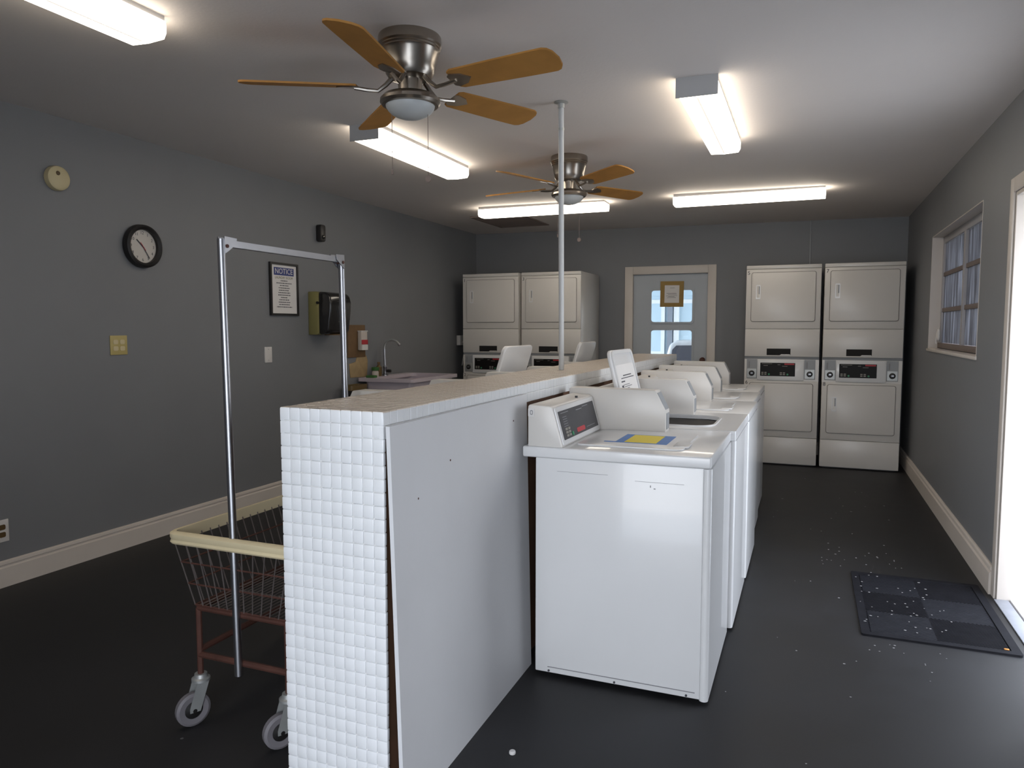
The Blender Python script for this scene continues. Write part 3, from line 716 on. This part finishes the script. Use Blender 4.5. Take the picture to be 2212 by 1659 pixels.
# ------------------------------------------------------------------ utility sink
sx0, sx1, sy0, sy1 = -3.826, -3.245, 5.715, 6.62
sk = thing('utility_sink', 'pale lavender utility sink against the left wall', 'sink', (sx0, sy0, 0))
w, l = sx1 - sx0, sy1 - sy0
n = 6
t = MB(); t.ring(rrect(0, w, 0, l, .025, n), rrect(.10, w - .045, .05, l - .05, .06, n), 'z', .852, .884); t.build('rim', SINKM, sk)
t = MB(); t.ring(rrect(.055, w - .03, .035, l - .035, .05, n), rrect(.07, w - .045, .05, l - .05, .05, n), 'z', .54, .853); t.box(.07, w - .045, .05, l - .05, .54, .555); t.build('basin', SINKM, sk)
for x in (.09, w - .07):
    for y in (.075, l - .075): MB().cyl((x, y, 0), (x, y, .545), .018, .022, 12).build('leg', SINKM, sk)
fc = thing('faucet', 'chrome gooseneck faucet on the utility sink', 'faucet', (-3.765, 6.10, .884))
MB().lathe([(0, 0), (.028, 0), (.028, .010), (.018, .022), (.017, .07), (.02, .075), (.02, .09), (.012, .095), (0, .095)]).build('base', CHROME, fc)
pts = [(0, 0, .09), (-.004, 0, .17), (-.006, 0, .255)]
MB().tube(pts, .0125, 12).build('riser', CHROME, fc)
pts = [(-.006, 0, .255)] + [(.079 - .085 * math.cos(a), 0, .265 + .078 * math.sin(a)) for a in [PI * k / 12 * .82 for k in range(0, 13)]]
MB().tube(pts, .0105, 12).build('spout', GALV, fc)
e = Vector(pts[-1]); d = (e - Vector(pts[-2])).normalized()
MB().cyl(e, e + d * .02, .0125, n=12).build('spout_tip', CHROME, fc)
MB().lathe([(0, 0), (.012, 0), (.016, .02), (.014, .045), (0, .05)], M=T(.018, .0, .045) @ RY(PI / 2)).build('handle', BLACKP, fc)
a = thing('soap_bottle', 'small cloudy bottle with green cap on the sink ledge', 'bottle', (-3.772, 5.935, .884))
MB().lathe([(0, 0), (.030, 0), (.032, .006), (.032, .045), (.022, .058), (.018, .06), (0, .06)]).build('body', CLEARP, a)
MB().lathe([(0, .058), (.034, .058), (.036, .064), (.034, .088), (0, .092)]).build('cap', GREENS, a)
a = thing('soap_bottle', 'amber bottle beside the faucet on the sink ledge', 'bottle', (-3.786, 6.02, .884))
MB().lathe([(0, 0), (.026, 0), (.028, .006), (.028, .085), (.012, .105), (.012, .12), (0, .12)]).build('body', AMBER, a)
MB().lathe([(0, .115), (.014, .115), (.014, .132), (0, .134)]).build('cap', BROWNB, a)
a = thing('sponge', 'green scrub sponge on the near edge of the sink', 'sponge', (-3.72, 5.79, .884))
tag(a); MB().box(-.045, .045, -.028, .028, 0, .022, .006).build('pad', GREENS, a)
bn = thing('waste_bin', 'dark waste bin with yellowish rim squeezed beside the sink', 'bin', (-3.67, 5.56, 0))
MB().prism(rrect(-.13, .15, -.12, .12, .03), 'z', .0, .79).build('body', BLACKP, bn)
t = MB(); t.ring(rrect(-.135, -.02, -.125, .125, .025), rrect(-.12, -.035, -.11, .11, .02), 'z', .79, .835); t.build('liner_edge', AMBER, bn)

# ------------------------------------------------------------------ back wall small things
a = thing('door_notice', 'typed paper notice in a tan frame on the back door glass', 'notice', (-1.437, YB + .012, 1.72))
MB().ring(rrect(-.130, .130, -.143, .143, .002, 1), rrect(-.082, .082, -.098, .098, .002, 1), 'y', -.004, .006, M=RY(.012)).build('frame', TAN, a)
pp = MB().box(-.083, .083, -.002, .003, -.099, .099).build('sheet', PAPER, a)
t = MB()
for x0, x1, z in ((-.02, .03, .066), (-.06, .05, .006), (-.045, .055, -.004), (-.065, .06, -.022), (-.04, .03, -.031), (-.055, .045, -.042)): t.box(x0, x1, -.0025, -.002, z, z + .0045)
t.build('typed_lines', INKL, pp)
a = thing('cable_conduit', 'thin dark cable running down the back wall above the right dryers', 'cable', (-.008, YB, 0))
MB().box(-.006, .006, -.010, .004, 1.90, cz(0) + .004, .002).build('channel', GREYP, a)

# ------------------------------------------------------------------ laundry cart
ct = thing('laundry_cart', 'wire laundry cart with cream bumper and chrome hanging rail', 'cart', (-1.70, 2.175, 0))
X, Y = .183, .325
def cp(x, y, z): return Vector((x, y, z))
# bumper rim
rx, ry = .270, .352
t = MB()
prof = [(-.008, .0), (.010, .0), (.014, .006), (.010, .014), (.014, .022), (.014, .034), (.004, .040), (-.008, .040)]
loop = rrect(-rx, rx, -ry, ry, .03, 5)
bm_ = bmesh.new(); rings = []
N = len(loop)
for i in range(N):
    p = Vector((loop[i][0], loop[i][1], 0)); a_ = Vector((loop[i - 1][0], loop[i - 1][1], 0)); b_ = Vector((loop[(i + 1) % N][0], loop[(i + 1) % N][1], 0))
    d = (b_ - a_).normalized(); nrm = Vector((d.y, -d.x, 0))
    rings.append([bm_.verts.new(p + nrm * q[0] + Vector((0, 0, .621 + q[1]))) for q in prof])
for i in range(N):
    A, B = rings[i], rings[(i + 1) % N]
    for k in range(len(prof)): bm_.faces.new((A[k], A[(k + 1) % len(prof)], B[(k + 1) % len(prof)], B[k]))
bmesh.ops.recalc_face_normals(bm_, faces=bm_.faces[:])
t.merge(bm_); t.build('bumper', BUMPER, ct)
# wire basket
def ringpt(u, f):  # u 0..4 round perimeter, f 0 (bottom) .. 1 (top)
    ax, ay = .190 + (.262 - .190) * f, .332 + (.345 - .332) * f
    k = int(u) % 4; s = u - int(u)
    c4 = [(-ax, -ay), (ax, -ay), (ax, ay), (-ax, ay)]
    a_, b_ = c4[k], c4[(k + 1) % 4]
    return Vector((a_[0] + (b_[0] - a_[0]) * s, a_[1] + (b_[1] - a_[1]) * s, .412 + (.63 - .412) * f))
t = MB()
for k, nn_ in ((0, 11), (1, 17), (2, 11), (3, 17)):
    for i in range(nn_):
        u = k + i / nn_; t.cyl(ringpt(u, 0), ringpt(u, 1), .0022, n=5)
t.build('basket_wires', WIRE, ct)
t = MB()
for f in (.0, .33, .66): t.tube([ringpt(u, f) for u in (0, 1, 2, 3)], .0032, 6, closed=True)
t.build('basket_hoops', RUST, ct)
t = MB()
for i in range(1, 20):
    x = -.19 + .38 * i / 20
    t.cyl((x, -.332, .412), (x, .332, .412), .002, n=5)
for i in range(1, 4):
    y = -.332 + .664 * i / 4; t.cyl((-.19, y, .409), (.19, y, .409), .003, n=5)
t.build('basket_floor', WIRE, ct)
# frame
t = MB()
for s in (-1, 1):
    t.tube([(-X, s * Y, .40), (X, s * Y, .40)], .010, 10)
    t.tube([(s * X, -Y, .40), (s * X, Y, .40)], .010, 10)
t.build('tray_frame', RUST, ct)
for sx in (-1, 1):
    for sy in (-1, 1):
        leg = MB().tube([(sx * X, sy * Y, .40), (sx * X, sy * Y, .168)], .010, 10).build('leg', RUST, ct)
for s in (-1, 1):
    MB().cyl((-X, s * Y, .238), (X, s * Y, .238), .011, n=10).build('stretcher', RUST, ct)
    MB().cyl((s * X, -Y, .255), (s * X, Y, .255), .011, n=10).build('stretcher', RUST, ct)
for sx in (-1, 1):
    for sy in (-1, 1):
        A = T(sx * X, sy * Y, 0) @ RZ(random.uniform(.9, 1.3) if sy < 0 else random.uniform(-.5, .5))
        cst = MB().lathe([(0, .172), (.020, .172), (.022, .160), (.030, .156), (.030, .148), (.016, .144), (0, .144)], M=A).build('caster', GALV, ct)
        t = MB()
        for o in (-.021, .021): t.prism([(-.020, .150), (.020, .150), (-.012, .052), (-.046, .052), (-.046, .066)], 'y', o - .0015, o + .0015, M=A)
        t.build('fork', GALV, cst)
        Wm = A @ T(-.030, 0, .0566) @ RX(PI / 2)
        MB().lathe([(.030, -.012), (.048, -.014), (.056, -.009), (.0565, .009), (.048, .014), (.030, .012), (.030, -.012)], n=28, M=Wm).build('wheel', RUBBER, cst)
        MB().lathe([(0, -.023), (.007, -.023), (.008, -.016), (.030, -.010), (.030, .010), (.008, .016), (.007, .023), (0, .023)], M=Wm).build('hub', BLACKP, cst)
# hanging rail
def sqpost(p0, p1, h=.0115): return MB().tube([p0, p1], h * 1.3, 4)
MB().tube([(.0, -Y - .020, .205), (-.040, -Y, 1.622)], .0125, 14).build('rail_post', CHROME, ct)
MB().tube([(-.036, Y + .020, .205), (-.040, Y, 1.622)], .0125, 14).build('rail_post', CHROME, ct)
MB().tube([(-.040, -Y, 1.610), (-.040, Y, 1.610)], .0150, 4, ph=PI / 4).build('hanging_bar', CHROME, ct)
for s in (-1, 1):
    y0 = s * Y
    t = MB(); t.prism([(y0, 1.630), (y0 - s * .055, 1.628), (y0 - s * .050, 1.608), (y0 - s * .012, 1.582), (y0, 1.575)], 'x', -.055, -.052).prism([(y0, 1.630), (y0 - s * .055, 1.628), (y0 - s * .050, 1.608), (y0 - s * .012, 1.582), (y0, 1.575)], 'x', -.028, -.025)
    g = t.build('corner_bracket', CHROME, ct)
    MB().cyl((-.022, y0 - s * .010, 1.600), (-.058, y0 - s * .010, 1.600), .006, n=10).build('bolt', RUST, g)

# ------------------------------------------------------------------ rubber mat
mt = thing('rubber_mat', 'black ribbed rubber door mat on the floor by the right doorway', 'mat', (.552, 3.92, 0))
mw, ml = .300, .448
MB().prism(rrect(-mw, mw, -ml, ml, .012), 'z', 0, .004).build('base', MATR, mt)
MB().ring(rrect(-mw, mw, -ml, ml, .012), rrect(-mw + .035, mw - .035, -ml + .035, ml - .035, .006), 'z', .004, .0085).build('border', MATR, mt)
t = MB(); iw, il = mw - .04, ml - .04
cw, cl = iw * 2 / 2, il * 2 / 3
for i in range(2):
    for j in range(3):
        cx, cy = -iw + cw * (i + .5), -il + cl * (j + .5); sgn = 1 if (i + j) % 2 else -1
        k = -.5
        step = .0165
        m_ = int((cw + cl) / step)
        for q_ in range(1, m_):
            # line x*1 + sgn*y = c clipped to the cell
            cc = -(cw + cl) / 2 + q_ * step
            pts = []
            for xx in (-cw / 2, cw / 2):
                yy = sgn * (cc - xx)
                if -cl / 2 <= yy <= cl / 2: pts.append((xx, yy))
            for yy in (-cl / 2, cl / 2):
                xx = cc - sgn * yy
                if -cw / 2 < xx < cw / 2: pts.append((xx, yy))
            if len(pts) >= 2 and math.dist(pts[0], pts[1]) > .02:
                p, q2_ = Vector((cx + pts[0][0], cy + pts[0][1], .004)), Vector((cx + pts[1][0], cy + pts[1][1], .004))
                d = (q2_ - p).normalized(); nr = Vector((-d.y, d.x, 0)) * .0042; nt2 = nr * .55; up = Vector((0, 0, .0022))
                t.poly([p + nr, p - nr, q2_ - nr, q2_ + nr, p + nt2 + up, p - nt2 + up, q2_ - nt2 + up, q2_ + nt2 + up], [(4, 5, 6, 7), (0, 1, 5, 4), (1, 2, 6, 5), (2, 3, 7, 6), (3, 0, 4, 7)])
t.build('ribs', MATR, mt, smooth=False)
# lint specks scattered on and round the mat
t = MB()
def speck(x, y, z, s):
    a = random.uniform(0, PI); t.prism([(s * math.cos(a + b) * random.uniform(.6, 1.2), s * .6 * math.sin(a + b) * random.uniform(.6, 1.2)) for b in [2 * PI * k / 6 for k in range(6)]], 'z', z, z + .0015, M=T(x, y, 0))
for k in range(46): speck(random.uniform(.27, .66), random.uniform(3.55, 4.35), .0085, random.uniform(.0025, .0065))
for k in range(26): speck(random.uniform(.05, .55), random.uniform(4.4, 5.0), .0003, random.uniform(.0025, .006))
for k in range(14): speck(random.uniform(.15, .6), random.uniform(3.1, 3.42), .0003, random.uniform(.002, .005))
for k in range(16): speck(random.uniform(-.25, .6), random.uniform(5.0, 7.3), .0003, random.uniform(.003, .007))
for k in range(10): speck(random.uniform(-.25, .35), random.uniform(2.2, 4.2), .0003, random.uniform(.002, .005))
o = t.build('lint_specks', LINTM); tag(o, 'pale lint specks scattered on the dark floor around the rubber mat', 'lint', kind='stuff')
o = MB().prism(rrect(-.009, .009, -.006, .006, .003), 'z', 0, .003, bev=.001).build('orange_scrap', ORANGE); o.location = (.80, 3.515, .0086); tag(o, 'tiny orange scrap on the near right corner of the mat', 'scrap')
o = MB().lathe([(0, 0), (.0095, 0), (.0105, .002), (.0100, .008), (.008, .010), (0, .0103)]).build('bottle_cap', WHITEP); o.location = (-.83, 2.068, .0002); tag(o, 'small white bottle cap on the floor before the nearest washer', 'cap')

# ------------------------------------------------------------------ outside
o = MB().box(-30, 30, -30, 40, -.35, -.125).build('ground', CONC, smooth=False); tag(o, kind='structure')
hs = thing('house', 'pale blue sided house seen through the back door glass', 'house', (-2.3, 14.2, -.125))
t = MB()
for k in range(22): t.prism([(0, .16 * k), (-.018, .16 * k), (-.004, .16 * k + .16), (0, .16 * k + .16)], 'x', -5, 5)
t.box(-5, 5, 0, 4, 0, 3.5); t.build('siding_wall', SIDING, hs, smooth=False)
t = MB(); t.prism([(-.5, 3.45), (2, 4.6), (4.5, 3.45)], 'x', -5.4, 5.4); t.build('roof', HGREY, hs, smooth=False)
for x in (-.55, .22, 1.2, -1.8):
    f = MB().ring([(x - .30, .95), (x + .30, .95), (x + .30, 2.0), (x - .30, 2.0)], [(x - .23, 1.02), (x + .23, 1.02), (x + .23, 1.93), (x - .23, 1.93)], 'y', -.06, .0).build('window', HWHITE, hs)
    MB().box(x - .23, x + .23, -.03, -.02, 1.02, 1.93).build('pane', CARG if x > 1 else SIDING, f)
MB().box(-.20, -.10, -.07, .0, .9, 3.4).build('downpipe', HGREY, hs)
MB().box(-.02, .02, -.09, .0, 0, 3.4).build('corner_trim', HWHITE, hs)
# parked van
pr = MB().box(-7, 3.2, YB + .15, 14.15, 2.62, 2.74).build('added_shade_roof', HWHITE, smooth=False); tag(pr, kind='structure')  # unseen porch roof added to shade the siding outside the door
for x in (-6.8, 2.9):
    pp_ = MB().box(x - .06, x + .06, 13.0, 13.12, -.125, 2.62, .01).build('added_roof_post', HWHITE); tag(pp_, kind='structure')  # posts carrying the added shade roof
cr = thing('car', 'parked vehicle with dark side window seen through the lower back door glass', 'car', (-1.12, 11.3, -.125))
side = [(-.75, .28), (-.78, .95), (-.70, 1.24), (-.60, 1.29), (2.1, 1.33), (2.55, .98), (3.3, .88), (3.45, .6), (3.45, .28)]
MB().prism(side, 'y', -.82, .82, bev=.05, seg=3).build('body', CARP, cr)
for y in (-.835, .835):
    s_ = -1 if y < 0 else 1
    for pts in ([(-.69, .92), (-.655, 1.16), (-.60, 1.22), (.22, 1.235), (.22, .92)], [(.30, .92), (.30, 1.237), (1.02, 1.25), (1.02, .92)], [(1.10, .92), (1.10, 1.25), (2.02, 1.25), (2.36, .95)]):
        MB().prism(pts, 'y', y - .004, y + .02 * s_ * -1).build('side_window', CARG, cr)
    for x in (-.02, 2.55): MB().cyl((x, y - .1 * s_, .31), (x, y + .012 * s_, .31), .31, n=28).build('wheel', TYRE, cr)
MB().prism([(-.784, .95), (-.772, .98), (-.705, 1.22), (-.70, 1.20), (-.77, .94)], 'y', -.65, .65).build('rear_window', CARG, cr)
MB().box(2.2, 2.4, -1.0, -.84, .92, 1.08, .03).build('door_mirror', HGREY, cr)

# ------------------------------------------------------------------ world and lights
w = bpy.data.worlds.new('sky'); SC.world = w; w.use_nodes = True
nt = w.node_tree; bg = nt.nodes['Background']
tc = nt.nodes.new('ShaderNodeTexCoord'); sp = nt.nodes.new('ShaderNodeSeparateXYZ'); rp = nt.nodes.new('ShaderNodeValToRGB')
nt.links.new(tc.outputs['Generated'], sp.inputs[0]); nt.links.new(sp.outputs['Z'], rp.inputs['Fac'])
rp.color_ramp.elements[0].position = 0.0; rp.color_ramp.elements[0].color = (0.95, 0.97, 1.0, 1)
rp.color_ramp.elements[1].position = 0.7; rp.color_ramp.elements[1].color = (0.72, 0.82, 1.0, 1)
nt.links.new(rp.outputs['Color'], bg.inputs['Color']); bg.inputs['Strength'].default_value = 7.2

def portal(name, loc, rot, sx, sy):
    l = bpy.data.lights.new(name, 'AREA'); l.shape = 'RECTANGLE'; l.size = sx; l.size_y = sy; l.cycles.is_portal = True
    o = bpy.data.objects.new(name, l); COL.objects.link(o); o.location = loc; o.rotation_euler = rot
portal('portal_entrance', ((FX0 + FX1) / 2, YF - .16, FZ / 2), (-PI / 2, 0, PI), FX1 - FX0, FZ)
portal('portal_doorway', (XR + WT + .01, (DY0 + DY1) / 2, DZ / 2), (PI / 2, 0, PI / 2), DY1 - DY0, DZ)

# ------------------------------------------------------------------ camera and view
cam = bpy.data.cameras.new('camera'); cam.sensor_width = 36; cam.lens = 1590 / 2212 * 36; cam.clip_start = .02; cam.clip_end = 200
co = bpy.data.objects.new('camera', cam); COL.objects.link(co); co.location = (0, 0, 1.34)
co.rotation_euler = (PI / 2 - math.radians(4.3519), 0, math.radians(21.8993))
SC.camera = co
SC.view_settings.view_transform = 'Standard'; SC.view_settings.look = 'None'; SC.view_settings.gamma = 1; SC.view_settings.use_curve_mapping = False
SC.view_settings.exposure = 0.0
SC.cycles.max_bounces = 10; SC.cycles.diffuse_bounces = 6; SC.cycles.glossy_bounces = 4; SC.cycles.transparent_max_bounces = 8
SC.cycles.use_denoising = True
SC.cycles.sample_clamp_indirect = 8
